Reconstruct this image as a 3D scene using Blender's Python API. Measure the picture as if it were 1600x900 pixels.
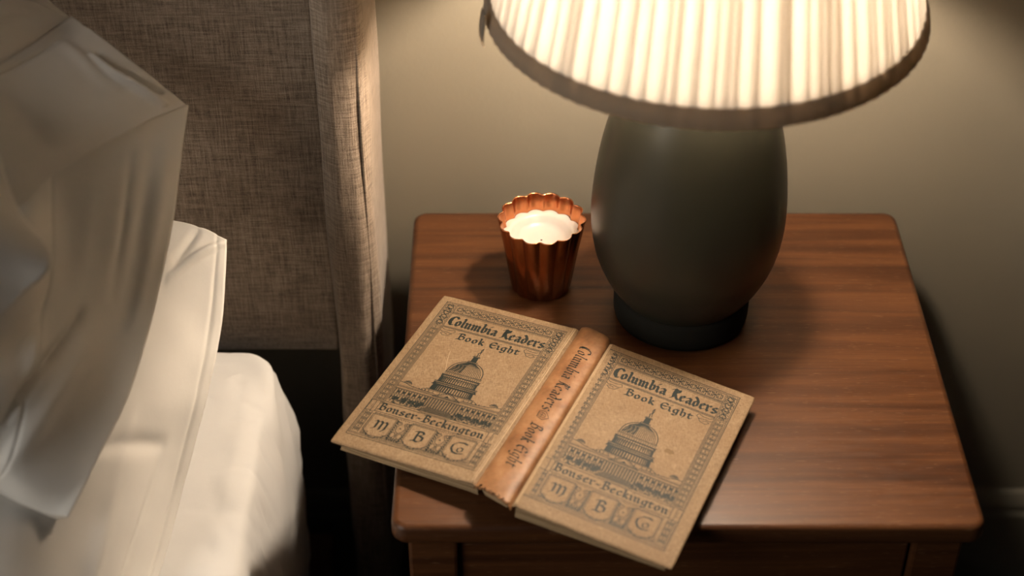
import bpy, bmesh, math, random
from mathutils import Vector, Matrix, noise
random.seed(7)
for o in list(bpy.data.objects): bpy.data.objects.remove(o)
SC = bpy.context.scene; COL = SC.collection

# ---------------------------------------------------------------- camera
TH = math.atan(0.81); CT, ST = math.cos(TH), math.sin(TH); FPX = 2635.0
CAM = Vector((0, 0, 1.64))
cd = bpy.data.cameras.new('camera'); cam = bpy.data.objects.new('camera', cd); COL.objects.link(cam)
cam.location = CAM; cam.rotation_euler = (math.pi/2 - TH, 0, 0)
cd.sensor_width = 36; cd.lens = FPX/1600*36; cd.clip_start = .05
cd.dof.use_dof = True; cd.dof.focus_distance = 1.56; cd.dof.aperture_fstop = 2.8
SC.camera = cam
# ---------------------------------------------------------------- world, daylight, exposure
W = bpy.data.worlds.new('world'); SC.world = W; W.use_nodes = True
W.node_tree.nodes['Background'].inputs[0].default_value = (1.0, .95, .87, 1)
W.node_tree.nodes['Background'].inputs[1].default_value = .011
ld = bpy.data.lights.new('window_daylight', 'AREA'); ld.shape = 'RECTANGLE'; ld.size = 1.0; ld.size_y = 1.4
ld.color = (1.0, .93, .84); ld.energy = 7.0; ld.spread = math.radians(80)
lo = bpy.data.objects.new('window_daylight', ld); COL.objects.link(lo)
lo.location = (-1.7, -.1, 1.6); lo.rotation_euler = (Vector((-.65, 1.15, .7)) - lo.location).to_track_quat('-Z', 'Y').to_euler()
BULB_STRENGTH = 850.0
SC.view_settings.view_transform = 'Standard'; SC.view_settings.look = 'None'
SC.view_settings.gamma = 1; SC.view_settings.use_curve_mapping = False
SC.view_settings.exposure = -0.2

# ---------------------------------------------------------------- helpers
def at(px, py, d):                      # a point at depth d along the view axis, from its place in the photograph
    a = (px-800)/FPX; b = (py-450)/FPX
    return CAM + Vector((a, CT-b*ST, -ST-b*CT))*d

def mesh(name, vs, fs, mat, parent=None, smooth=False, kind=None):
    me = bpy.data.meshes.new(name); me.from_pydata([tuple(v) for v in vs], [], fs); me.update()
    if mat: me.materials.append(mat)
    if smooth: me.polygons.foreach_set('use_smooth', [True]*len(me.polygons))
    o = bpy.data.objects.new(name, me); COL.objects.link(o); par(o, parent)
    if kind: o['kind'] = kind
    return o

def par(o, p):
    if p:
        o.parent = p
        o.matrix_parent_inverse = Matrix.Translation(-Vector(BASE.get(p.name, (0, 0, 0))))
BASE = {}
def thing(name, loc, label, cat):
    o = bpy.data.objects.new(name, None); COL.objects.link(o); o.location = loc; o.empty_display_size = .05
    o['label'] = label; o['category'] = cat; BASE[o.name] = tuple(loc); return o
def tag(o, label, cat): o['label'] = label; o['category'] = cat; return o

def bmobj(name, bm, mat, parent=None, smooth=False, kind=None):
    me = bpy.data.meshes.new(name); bm.to_mesh(me); bm.free(); me.materials.append(mat)
    if smooth: me.polygons.foreach_set('use_smooth', [True]*len(me.polygons))
    o = bpy.data.objects.new(name, me); COL.objects.link(o); par(o, parent)
    if kind: o['kind'] = kind
    return o

def rbox(name, lo_, hi, mat, parent=None, r=.002, seg=2, kind=None):
    bm = bmesh.new(); bmesh.ops.create_cube(bm, size=1)
    c = (Vector(lo_)+Vector(hi))/2; s = Vector(hi)-Vector(lo_)
    for v in bm.verts: v.co = Vector((v.co.x*s.x, v.co.y*s.y, v.co.z*s.z))+c
    if r: bmesh.ops.bevel(bm, geom=bm.edges[:], offset=r, segments=seg, profile=.5, affect='EDGES')
    return bmobj(name, bm, mat, parent, smooth=False, kind=kind)

def lathe(name, prof, c, mat, parent=None, n=64, smooth=True, rfun=None, close=False):
    vs, fs = [], []
    m = len(prof)
    for i in range(n):
        a = 2*math.pi*i/n
        for j, (r, z) in enumerate(prof):
            rr = r*(rfun(a, j) if rfun else 1)
            vs.append((c[0]+rr*math.cos(a), c[1]+rr*math.sin(a), c[2]+z))
    for i in range(n):
        k = (i+1) % n
        for j in range(m-1): fs.append((i*m+j, k*m+j, k*m+j+1, i*m+j+1))
        if close: fs.append((i*m+m-1, k*m+m-1, k*m, i*m))
    return mesh(name, vs, fs, mat, parent, smooth)

def tube(name, pts, r, mat, parent=None, n=6):
    vs, fs = [], []
    for i, p in enumerate(pts):
        t = (pts[min(i+1, len(pts)-1)]-pts[max(i-1, 0)]).normalized()
        a = t.orthogonal().normalized(); b = t.cross(a)
        for k in range(n):
            g = 2*math.pi*k/n; vs.append(p+(a*math.cos(g)+b*math.sin(g))*r)
    for i in range(len(pts)-1):
        for k in range(n): fs.append((i*n+k, i*n+(k+1) % n, (i+1)*n+(k+1) % n, (i+1)*n+k))
    fs.append(tuple(range(n))); fs.append(tuple(range((len(pts)-1)*n, len(pts)*n)))
    return mesh(name, vs, fs, mat, parent, True)

# ---------------------------------------------------------------- materials
class Mat:
    def __init__(s, name, col=(.5, .5, .5), rough=.6, spec=.5, metal=0):
        s.m = bpy.data.materials.new(name); s.m.use_nodes = True; s.t = s.m.node_tree
        s.b = s.t.nodes['Principled BSDF']
        s.set('Base Color', (*col, 1)); s.set('Roughness', rough); s.set('Specular IOR Level', spec); s.set('Metallic', metal)
    def set(s, k, v): s.b.inputs[k].default_value = v
    def n(s, ty, **kw):
        x = s.t.nodes.new(ty)
        for k, v in kw.items():
            if k in x.inputs: x.inputs[k].default_value = v
            else: setattr(x, k, v)
        return x
    def l(s, a, b): s.t.links.new(a, b)
    def coord(s, scale, rot=(0, 0, 0)):
        tc = s.n('ShaderNodeTexCoord'); mp = s.n('ShaderNodeMapping')
        mp.inputs['Scale'].default_value = scale; mp.inputs['Rotation'].default_value = rot
        s.l(tc.outputs['Object'], mp.inputs[0]); return mp.outputs[0]
    def noise(s, scale, detail=4, rough=.55, dist=0, rot=(0, 0, 0)):
        x = s.n('ShaderNodeTexNoise'); x.inputs['Scale'].default_value = 1; x.inputs['Detail'].default_value = detail
        x.inputs['Roughness'].default_value = rough; x.inputs['Distortion'].default_value = dist
        s.l(s.coord(scale, rot), x.inputs['Vector']); return x.outputs['Fac']
    def ramp(s, fac, stops):
        r = s.n('ShaderNodeValToRGB'); e = r.color_ramp.elements
        while len(e) < len(stops): e.new(.5)
        for i, (p, c) in enumerate(stops):
            e[i].position = p; e[i].color = (*c, 1) if len(c) == 3 else c
        s.l(fac, r.inputs[0]); return r.outputs[0]
    def mix(s, fac, a, b, mode='MIX'):
        x = s.n('ShaderNodeMix', data_type='RGBA', blend_type=mode)
        for sock, v in ((x.inputs[0], fac), (x.inputs[6], a), (x.inputs[7], b)):
            if hasattr(v, 'is_output'): s.l(v, sock)
            elif isinstance(v, (int, float)): sock.default_value = v
            else: sock.default_value = (*v, 1)
        return x.outputs[2]
    def math(s, op, a, b=0.0):
        x = s.n('ShaderNodeMath', operation=op)
        for sock, v in ((x.inputs[0], a), (x.inputs[1], b)):
            if hasattr(v, 'is_output'): s.l(v, sock)
            else: sock.default_value = v
        return x.outputs[0]
    def color(s, c): s.l(c, s.b.inputs['Base Color'])
    def bump(s, h, strength=.3, dist=.001):
        x = s.n('ShaderNodeBump'); x.inputs['Strength'].default_value = strength; x.inputs['Distance'].default_value = dist
        s.l(h, x.inputs['Height']); s.l(x.outputs[0], s.b.inputs['Normal'])

def m_wood():
    k = Mat('mahogany', rough=.42, spec=.30)
    band = k.noise((2.2, 46, 46), 3, .5, .9); fine = k.noise((14, 420, 420), 4, .6, .3)
    pore = k.noise((70, 1300, 1300), 2, .5); broad = k.noise((3.5, 9, 9), 2, .5)
    c = k.ramp(band, [(.30, (.026, .0088, .003)), (.46, (.057, .020, .0066)), (.58, (.090, .034, .011)), (.75, (.050, .0175, .0058))])
    c = k.mix(k.ramp(fine, [(.35, (0, 0, 0)), (.65, (1, 1, 1))]), k.mix(.35, c, (.028, .010, .005)), c)
    c = k.mix(k.ramp(broad, [(.4, (0, 0, 0)), (.7, (.35, .35, .35))]), c, (.115, .048, .020))
    c = k.mix(k.ramp(pore, [(.66, (0, 0, 0)), (.74, (.5, .5, .5))]), c, (.26, .15, .085))
    k.color(c); k.bump(k.math('ADD', fine, pore), .22, .0004)
    r = k.ramp(k.noise((60, 200, 200), 3), [(.3, (.32,)*3), (.7, (.46,)*3)]); k.l(r, k.b.inputs['Roughness'])
    return k.m
def m_linen(name, c0, c1, c2):
    k = Mat(name, rough=.95, spec=.1)
    v = k.noise((700, 700, 42), 3, .6); h = k.noise((44, 44, 760), 3, .6); b = k.noise((9, 9, 9), 3, .5)
    g = k.noise((900, 900, 900), 1)
    a = k.math('ADD', k.math('MULTIPLY', v, .5), k.math('MULTIPLY', h, .5))
    a = k.math('ADD', k.math('MULTIPLY', a, .82), k.math('MULTIPLY', g, .18))
    c = k.ramp(a, [(.38, c0), (.50, c1), (.62, c2)])
    c = k.mix(k.ramp(b, [(.35, (.25,)*3), (.65, (0,)*3)]), c, c0); k.color(c)
    k.bump(a, .6, .0012); k.set('Sheen Weight', .25); k.set('Sheen Roughness', .5); return k.m
def m_cotton(name, col):
    k = Mat(name, col, rough=.85, spec=.15)
    n = k.noise((60, 60, 60), 4, .6); w = k.noise((1400, 1400, 1400), 1)
    k.color(k.mix(k.ramp(n, [(.35, (.12,)*3), (.65, (0,)*3)]), col, tuple(x*.86 for x in col)))
    k.bump(k.math('ADD', k.math('MULTIPLY', n, .6), k.math('MULTIPLY', w, .12)), .25, .002)
    tr = k.n('ShaderNodeBsdfTranslucent'); tr.inputs[0].default_value = (*[x*.9 for x in col], 1)
    mx = k.n('ShaderNodeMixShader'); mx.inputs[0].default_value = .16
    out = k.t.nodes['Material Output']
    k.l(k.b.outputs[0], mx.inputs[1]); k.l(tr.outputs[0], mx.inputs[2]); k.l(mx.outputs[0], out.inputs[0])
    return k.m
def m_wall():
    k = Mat('wall_paint', (.36, .31, .235), rough=.75, spec=.25)
    n = k.noise((160, 160, 160), 3, .6); k.bump(n, .18, .0012)
    k.color(k.mix(k.noise((2.5, 2.5, 2.5), 2), (.205, .182, .138), (.235, .208, .158))); return k.m
def m_bookcloth():
    k = Mat('book_cloth', rough=.66, spec=.25)
    w = k.noise((1500, 260, 500), 2, .6, 0, (0, 0, -.443)); w2 = k.noise((260, 1500, 500), 2, .6, 0, (0, 0, -.443))
    big = k.noise((22, 22, 22), 4, .6); mid = k.noise((120, 120, 120), 4, .65); sp = k.noise((420, 420, 420), 2, .5)
    a = k.math('ADD', k.math('MULTIPLY', w, .5), k.math('MULTIPLY', w2, .5))
    c = k.ramp(a, [(.36, (.142, .094, .051)), (.52, (.212, .144, .082)), (.66, (.28, .198, .116))])
    c = k.mix(k.ramp(big, [(.35, (.40,)*3), (.62, (0,)*3)]), c, (.16, .095, .045))
    c = k.mix(k.ramp(mid, [(.60, (0,)*3), (.78, (.45,)*3)]), c, (.34, .245, .15))
    c = k.mix(k.ramp(sp, [(.70, (0,)*3), (.78, (.45,)*3)]), c, (.15, .07, .03))
    k.color(c); k.bump(a, .35, .0005); return k.m
def m_spine():
    k = Mat('spine_leather', rough=.5, spec=.35)
    big = k.noise((35, 35, 35), 5, .65); mid = k.noise((160, 160, 160), 5, .7); sp = k.noise((600, 600, 600), 2)
    c = k.ramp(big, [(.32, (.13, .058, .023)), (.5, (.215, .105, .045)), (.68, (.29, .155, .073))])
    c = k.mix(k.ramp(mid, [(.52, (0,)*3), (.72, (.6,)*3)]), c, (.24, .09, .035))
    c = k.mix(k.ramp(sp, [(.64, (0,)*3), (.75, (.5,)*3)]), c, (.13, .05, .02))
    k.color(c); k.bump(mid, .4, .0008); return k.m
def m_pages():
    k = Mat('page_edges', rough=.9, spec=.1)
    s = k.noise((18, 18, 5200), 2, .6)
    k.color(k.ramp(s, [(.36, (.17, .105, .05)), (.52, (.36, .25, .14)), (.66, (.46, .34, .20))])); k.bump(s, .5, .0004); return k.m
def m_ceramic():
    k = Mat('stoneware_glaze', (.14, .125, .085), rough=.36, spec=.34)
    n = k.noise((900, 900, 900), 2); b = k.noise((14, 14, 14), 3)
    c = k.mix(b, (.022, .0215, .015), (.034, .033, .023)); c = k.mix(k.ramp(n, [(.62, (0,)*3), (.72, (.35,)*3)]), c, (.016, .015, .011))
    k.color(c); k.bump(n, .15, .0003); return k.m
def m_copper(name, col, rough):
    k = Mat(name, col, rough=rough, metal=1)
    n = k.noise((90, 90, 40), 3); k.color(k.mix(n, tuple(x*.7 for x in col), col))
    k.bump(n, .1, .0006); return k.m
def m_wax():
    k = Mat('candle_wax', (.86, .79, .70), rough=.35, spec=.45)
    k.set('Subsurface Weight', .2); k.set('Subsurface Radius', (.012, .007, .004)); k.set('Subsurface Scale', 1.0)
    n = k.noise((50, 50, 50), 2); k.color(k.mix(n, (.44, .41, .375), (.50, .47, .435))); return k.m
def m_shade():
    m = bpy.data.materials.new('pleated_shade_cotton'); m.use_nodes = True; t = m.node_tree
    k = Mat.__new__(Mat); k.m = m; k.t = t; k.b = t.nodes['Principled BSDF']
    n = k.noise((260, 260, 30), 3, .6); col = k.mix(n, (.88, .84, .78), (.94, .91, .87))
    k.set('Roughness', .9); k.set('Specular IOR Level', .1); k.color(col)
    tr = k.n('ShaderNodeBsdfTranslucent'); k.l(col, tr.inputs[0])
    mx = k.n('ShaderNodeMixShader'); mx.inputs[0].default_value = .5
    k.l(k.b.outputs[0], mx.inputs[1]); k.l(tr.outputs[0], mx.inputs[2]); k.l(mx.outputs[0], t.nodes['Material Output'].inputs[0])
    return m
def m_liner():
    k = Mat('added_diffuser_card', (.42, .39, .34), .9, .1)  # for the added liner that softens light reaching the pleats
    tr = k.n('ShaderNodeBsdfTranslucent'); tr.inputs[0].default_value = (.70, .68, .64, 1)
    mx = k.n('ShaderNodeMixShader'); mx.inputs[0].default_value = .35
    n = k.noise((150, 150, 150), 2); k.color(k.mix(n, (.38, .35, .30), (.46, .42, .37)))
    k.l(k.b.outputs[0], mx.inputs[1]); k.l(tr.outputs[0], mx.inputs[2]); k.l(mx.outputs[0], k.t.nodes['Material Output'].inputs[0])
    return k.m
def m_trim():
    k = Mat('shade_trim_tape', (.26, .22, .17), rough=.9, spec=.1)
    n = k.noise((500, 500, 500), 2); k.color(k.mix(n, (.23, .21, .175), (.33, .30, .255)))
    tr = k.n('ShaderNodeBsdfTranslucent'); tr.inputs[0].default_value = (.62, .52, .40, 1)
    mx = k.n('ShaderNodeMixShader'); mx.inputs[0].default_value = .42
    k.l(k.b.outputs[0], mx.inputs[1]); k.l(tr.outputs[0], mx.inputs[2]); k.l(mx.outputs[0], k.t.nodes['Material Output'].inputs[0])
    return k.m
def m_plain(name, col, rough=.6, spec=.4, metal=0, sc=80, amt=.85):
    k = Mat(name, col, rough, spec, metal); n = k.noise((sc, sc, sc), 3); k.color(k.mix(n, tuple(x*amt for x in col), col)); k.bump(n, .1, .0005); return k.m

WOOD = m_wood(); LINEN = m_linen('headboard_linen', (.115, .082, .057), (.25, .19, .138), (.385, .305, .232))
COTTON = m_cotton('pillowcase_cotton', (.77, .745, .70)); SHEET = m_cotton('fitted_sheet_cotton', (.84, .83, .81))
THREAD = m_plain('hem_thread', (.62, .58, .52), .9, .1)
WALL = m_wall(); TRIM = m_plain('trim_paint', (.17, .155, .12), .45, .4, amt=.93, sc=20)
CLOTH = m_bookcloth(); SPINE = m_spine(); PAGES = m_pages()
INK = m_plain('green_black_ink', (.009, .016, .014), .55, .22, sc=300, amt=.6)
CERAMIC = m_ceramic(); FOOT = m_plain('unglazed_foot', (.016, .014, .010), .85, .15)
COPPER = m_copper('copper', (.62, .25, .11), .24); WAX = m_wax()
SHADE = m_shade(); LINER = m_liner(); TAPE = m_trim(); BRASS = m_copper('aged_brass', (.55, .40, .2), .35)
DARKW = m_plain('dark_oak_floor', (.085, .05, .028), .5, .4, sc=12, amt=.6)
BEDWOOD = m_plain('bed_leg_beech', (.26, .12, .055), .5, .4, sc=40, amt=.7)

# ================================================================ SETTING
YW = 1.45
def plane_box(name, a, b, mat): return rbox(name, a, b, mat, None, r=0, kind='structure')
plane_box('wall_back', (-2.2, YW, 0), (2.2, YW+.08, 2.6), WALL)
fl = bpy.data.objects.new('floor', None)
flo = plane_box('floor', (-2.2, -1.2, -.05), (2.2, YW+.08, -.003), DARKW)
pm = bpy.data.meshes.new('floor_board')
bm = bmesh.new(); bmesh.ops.create_cube(bm, size=1)
for v in bm.verts: v.co = Vector((v.co.x*4.38, v.co.y*.1155, v.co.z*.006))
bmesh.ops.bevel(bm, geom=[e for e in bm.edges if all(v.co.z > 0 for v in e.verts)], offset=.0012, segments=1, affect='EDGES')
bm.to_mesh(pm); bm.free(); pm.materials.append(DARKW)
for i in range(22):
    o = bpy.data.objects.new('floor_board', pm); COL.objects.link(o); o.location = (0, YW-.059-i*.118, -.0032); o.parent = flo
def baseboard():
    prof = [(0, .0), (-.018, .0), (-.018, .118), (-.0135, .124), (-.0135, .132), (-.010, .140), (-.006, .147), (0, .150)]
    vs, fs = [], []
    for x in (-2.2, 2.2):
        for y, z in prof: vs.append((x, YW+y, z))
    n = len(prof)
    for i in range(n): fs.append((i, (i+1) % n, n+(i+1) % n, n+i))
    fs += [tuple(range(n)), tuple(range(n, 2*n))]
    mesh('baseboard_back', vs, fs, TRIM, kind='structure')
baseboard()

# ================================================================ NIGHTSTAND
NX0, NX1, NY0, NY1, NZ = -.1015, .3975, .9655, 1.411, .6
ns = thing('nightstand', (.148, 1.19, 0), 'brown mahogany nightstand with rounded top corners carrying the lamp and book', 'nightstand')
def rounded_slab(name, x0, x1, y0, y1, z0, z1, R, e, mat, parent):
    prof = [(e*1.0, z0), (e*.35, z0+.0015), (0, z0+e*.8), (0, z1-e), (e*.13, z1-e*.5), (e*.5, z1-e*.13), (e, z1)]
    vs, fs = [], []; N = 10; ring = []
    for (cx, cy, a0) in ((x1-R, y1-R, 0), (x0+R, y1-R, 90), (x0+R, y0+R, 180), (x1-R, y0+R, 270)):
        for i in range(N+1):
            a = math.radians(a0+90*i/N); ring.append((cx, cy, math.cos(a), math.sin(a)))
    m = len(ring)
    for ins, z in prof:
        for cx, cy, c, s in ring: vs.append((cx+(R-ins)*c, cy+(R-ins)*s, z))
    for j in range(len(prof)-1):
        for i in range(m): fs.append((j*m+i, j*m+(i+1) % m, (j+1)*m+(i+1) % m, (j+1)*m+i))
    fs.append(tuple(reversed(range(m)))); fs.append(tuple(range((len(prof)-1)*m, len(prof)*m)))
    o = mesh(name, vs, fs, mat, parent, True)
    o.data.polygons[-1].use_smooth = False; return o
rounded_slab('tabletop', NX0, NX1, NY0, NY1, .579, .600, .014, .006, WOOD, ns)
BX0, BX1, BY0, BY1 = NX0+.013, NX1-.013, NY0+.014, NY1-.012
LW = .042
for x in (BX0, BX1-LW):
    for y in (BY0, BY1-LW): rbox('leg', (x, y, 0), (x+LW, y+LW, .5788), WOOD, ns, .003)
for (x0, x1) in ((BX0+.004, BX0+.022), (BX1-.022, BX1-.004)):
    rbox('side_panel', (x0, BY0+LW, .36), (x1, BY1-LW, .5788), WOOD, ns, .001)
rbox('back_panel', (BX0+LW, BY1-.022, .36), (BX1-LW, BY1-.006, .5788), WOOD, ns, .001)
rbox('top_rail', (BX0+LW, BY0+.004, .562), (BX1-LW, BY0+.022, .5788), WOOD, ns, .001)
rbox('bottom_rail', (BX0+LW, BY0+.004, .36), (BX1-LW, BY0+.022, .385), WOOD, ns, .001)
dr = rbox('drawer', (BX0+LW+.002, BY0+.006, .387), (BX1-LW-.002, BY0+.024, .560), WOOD, ns, .002)
kn = lathe('knob', [(.0005, 0), (.007, 0), (.006, .008), (.011, .014), (.013, .020), (.010, .025), (.0005, .027)], (0, 0, 0), BRASS, None, 20)
kn.parent = dr; kn.matrix_parent_inverse = dr.matrix_parent_inverse
for v in kn.data.vertices: v.co = Vector((.148+v.co.x, BY0+.007-v.co.z, .474+v.co.y))
kn.parent = dr; kn.matrix_parent_inverse = Matrix.Identity(4)
rbox('lower_shelf', (BX0+.006, BY0+.006, .14), (BX1-.006, BY1-.006, .158), WOOD, ns, .002)

# ================================================================ TABLE LAMP
LX, LY = .162, 1.25
RIMZ = .932; RIMR = .180
lamp = thing('table_lamp', (LX, LY, .6), 'table lamp with dark olive egg-shaped ceramic base and lit pleated cream shade', 'lamp')
body = []
ctrl = [(.0570, .026), (.0640, .034), (.0745, .052), (.0835, .075), (.0882, .100), (.0893, .125), (.0875, .152), (.0840, .180), (.0785, .208), (.0705, .236), (.0590, .262), (.0440, .282), (.0280, .294), (.0150, .300), (.0120, .306), (.001, .306)]
def crv(p, n):
    o = []
    for i in range(len(p)-1):
        a, b, c, d = p[max(i-1, 0)], p[i], p[i+1], p[min(i+2, len(p)-1)]
        for k in range(n):
            t = k/n; o.append(tuple(.5*((2*b[j])+(-a[j]+c[j])*t+(2*a[j]-5*b[j]+4*c[j]-d[j])*t*t+(-a[j]+3*b[j]-3*c[j]+d[j])*t**3) for j in range(len(b))))
    o.append(tuple(p[-1])); return o
lathe('ceramic_body', crv(ctrl[:-1], 4)+[ctrl[-1]], (LX, LY, .6), CERAMIC, lamp, 96)
lathe('foot_ring', [(.001, .0003), (.060, .0003), (.0635, .003), (.0645, .008), (.0645, .026), (.0625, .031), (.055, .032), (.001, .032)], (LX, LY, .6), FOOT, lamp, 96)
lathe('neck', [(.001, .300), (.013, .302), (.015, .308), (.013, .314), (.006, .318), (.006, .372), (.016, .377), (.017, .427), (.001, .428)], (LX, LY, .6), BRASS, lamp, 32)
# bulb
bulbm = bpy.data.materials.new('bulb_glow'); bulbm.use_nodes = True; t = bulbm.node_tree
for n in list(t.nodes): t.nodes.remove(n)
e = t.nodes.new('ShaderNodeEmission'); oo = t.nodes.new('ShaderNodeOutputMaterial'); t.links.new(e.outputs[0], oo.inputs[0])
e.inputs[0].default_value = (1.0, .81, .62, 1); e.inputs[1].default_value = BULB_STRENGTH
lathe('bulb', [(.002, .428), (.013, .430), (.015, .442), (.024, .459), (.029, .474), (.027, .489), (.018, .500), (.001, .504)], (LX, LY, .6), bulbm, lamp, 16)
# harp and spider
tube('harp', [Vector((LX+x, LY, .6+z)) for x, z in crv([(.012, .374), (.040, .42), (.046, .50), (.036, .555), (.004, .572), (-.036, .555), (-.046, .50), (-.040, .42), (-.012, .374)], 5)], .0015, BRASS, lamp)
SH_H = .235; TOPR = RIMR-.215*SH_H
def shade():
    n = 88; rr = random.Random(3)
    wd = [rr.uniform(.55, 1.45) for _ in range(n)]; tot = sum(wd)
    ring = []   # (angle, radial offset)
    a = 0
    for w in wd:
        da = 2*math.pi*w/tot; base = 2*math.pi/n
        ov = base*rr.uniform(.30, .62)
        # outer face then folded back beneath, then forward again
        ring += [(a, .0034), (a+da*.45, .0042), (a+da-.002, .0034), (a+da, .0026), (a+da-ov, .0012), (a+da-ov-.001, .0006), (a+da-.004, -.0002)]
        a += da
    N = len(ring); zs = [0, .004, .02, .06, .11, .16, .20, SH_H]
    jig = [rr.uniform(-1, 1) for _ in range(N)]
    vs, fs = [], []
    for zi, z in enumerate(zs):
        R = RIMR+(TOPR-RIMR)*z/SH_H
        for i, (ang, ro) in enumerate(ring):
            sway = .0035*math.sin(z*22+ang*7)*(z/SH_H) + .0009*jig[i]*(z*20)
            r = R+ro*(1-.25*z/SH_H); an = ang+sway*.8
            vs.append((LX+r*math.cos(an), LY+r*math.sin(an), RIMZ+z))
    for j in range(len(zs)-1):
        for i in range(N): fs.append((j*N+i, j*N+(i+1) % N, (j+1)*N+(i+1) % N, (j+1)*N+i))
    o = mesh('pleated_shade', vs, fs, SHADE, lamp, False)
    lathe('added_diffuser_liner', [(RIMR-.0015-.215*z, RIMZ-.6+z) for z in (.003, .08, .16, SH_H-.001)], (LX, LY, .6), LINER, lamp, 96)  # unseen liner, added to dim and spread the bulb light behind the pleats
    # trim tape round the rim, slightly puckered over the pleats
    vs, fs = [], []; M = 264
    prof = [(.0030, .0152), (.0056, .0147), (.0064, .006), (.0060, .0002), (.0040, -.0022), (.0005, -.0015), (-.0016, .003), (-.0016, .0147)]
    for i in range(M):
        an = 2*math.pi*i/M; q = .0007*math.sin(an*n+2*math.sin(an*5))
        for r, z in prof:
            R = RIMR+(TOPR-RIMR)*z/SH_H+r+q*(1 if r > 0 else 0); vs.append((LX+R*math.cos(an), LY+R*math.sin(an), RIMZ+z))
    P = len(prof)
    for i in range(M):
        for j in range(P): fs.append((i*P+j, ((i+1) % M)*P+j, ((i+1) % M)*P+(j+1) % P, i*P+(j+1) % P))
    tp = mesh('rim_tape', vs, fs, TAPE, o, True); tp.matrix_parent_inverse = Matrix.Identity(4)
    # wire frame
    for z, R, nm in ((.004, RIMR-.003, 'rim_wire'), (SH_H-.002, TOPR-.003, 'rim_wire')):
        w = tube(nm, [Vector((LX+R*math.cos(2*math.pi*i/96), LY+R*math.sin(2*math.pi*i/96), RIMZ+z)) for i in range(97)], .0014, BRASS, lamp)
    for k in range(3):
        an = math.radians(30+120*k)
        tube('spider_arm', [Vector((LX, LY, .6+.574)), Vector((LX+.05*math.cos(an), LY+.05*math.sin(an), .6+.574)), Vector((LX+(TOPR-.003)*math.cos(an), LY+(TOPR-.003)*math.sin(an), RIMZ+SH_H-.002))], .0014, BRASS, lamp)
    # loose end of the tape hanging at the left
    an = math.radians(191); bmv = []; fs = []
    tg = Vector((-math.sin(an), math.cos(an), 0)); rad = Vector((math.cos(an), math.sin(an), 0)); c0 = Vector((LX, LY, RIMZ))+rad*(RIMR+.0075)
    prof = [(.016, .0066, 0), (.008, .0074, .0012), (.0, .0080, .0022), (-.007, .0078, .0026), (-.0125, .0062, .0022), (-.016, .0030, .001)]
    for z, w, off in prof:
        for sx, th in ((-1, 0), (1, 0), (1, .0016), (-1, .0016)): bmv.append(c0+tg*(sx*w)+rad*(off+th)+Vector((0, 0, z)))
    for j in range(len(prof)-1):
        for i in range(4): fs.append((j*4+i, j*4+(i+1) % 4, (j+1)*4+(i+1) % 4, (j+1)*4+i))
    fs += [(0, 1, 2, 3), tuple(range(len(bmv)-4, len(bmv)))]
    mesh('tape_end', bmv, fs, TAPE, o, True).matrix_parent_inverse = Matrix.Identity(4)
shade()

# ================================================================ COPPER CANDLE CUP
CX, CY = .0283, 1.290
cup = thing('candle_cup', (CX, CY, .6), 'fluted copper candle cup filled with white wax', 'candle')
FL = 14
def flute(a, j, amp): return 1+amp*(abs(math.cos(a*FL/2+.4))**.8*1.0-.55)
wall = [(.0275, .0008), (.0290, .002), (.0345, .045), (.0400, .0795), (.0403, .0806), (.0398, .0812), (.0392, .0800), (.0360, .060), (.0335, .045)]
amps = [.0, .04, .095, .115, .115, .115, .115, .10, .08]
lathe('copper_cup', [(.001, .0008)]+wall, (CX, CY, .6), COPPER, cup, 168, rfun=lambda a, j: 1 if j == 0 else flute(a, j, amps[j-1]))
wp = [(.001, .0545), (.010, .0547), (.020, .0556), (.0245, .0585), (.0272, .0630), (.0305, .0648), (.0338, .0640), (.0362, .0632)]
wax = lathe('candle_wax', wp, (CX, CY, .6), WAX, cup, 168, rfun=lambda a, j: 1 if j < 5 else flute(a, j, (.05, .09, .10)[j-5]))

# ================================================================ BED WITH WINGED HEADBOARD
bed = thing('upholstered_bed', (-.75, 1.3, 0), 'bed frame with linen upholstered headboard and projecting side wing', 'bed')
HX1 = -.178; PY = 1.326
def padded(name, x0, x1, y0, y1, z0, z1, r, mat, parent, bulge=.004, nz=24, ns=8):
    ring = []
    for (cx, cy, a0) in ((x1-r, y1-r, 0), (x0+r, y1-r, 90), (x0+r, y0+r, 180), (x1-r, y0+r, 270)):
        for i in range(ns+1):
            a = math.radians(a0+90*i/ns); ring.append((cx+r*math.cos(a), cy+r*math.sin(a), math.cos(a), math.sin(a)))
    m = len(ring); vs, fs = [], []
    for j in range(nz+1):
        z = z0+(z1-z0)*j/nz
        e = 0 if 0 < j < nz else -.008
        for k, (x, y, c, s) in enumerate(ring):
            b = bulge*(.5+noise.noise(Vector((c*2+5, s*2, z*7)))) + e
            vs.append((x+c*b, y+s*b, z))
    for j in range(nz):
        for i in range(m): fs.append((j*m+i, j*m+(i+1) % m, (j+1)*m+(i+1) % m, (j+1)*m+i))
    fs += [tuple(reversed(range(m))), tuple(range(nz*m, (nz+1)*m))]
    return mesh(name, vs, fs, mat, parent, True)
padded('headboard_panel', -1.75, HX1+.004, PY, PY+.065, .478, 1.45, .010, LINEN, bed, .002)
wing = padded('headboard_wing', HX1, -.1345, 1.298, 1.443, .045, 1.47, .0185, LINEN, bed, .0035, 40)
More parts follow.
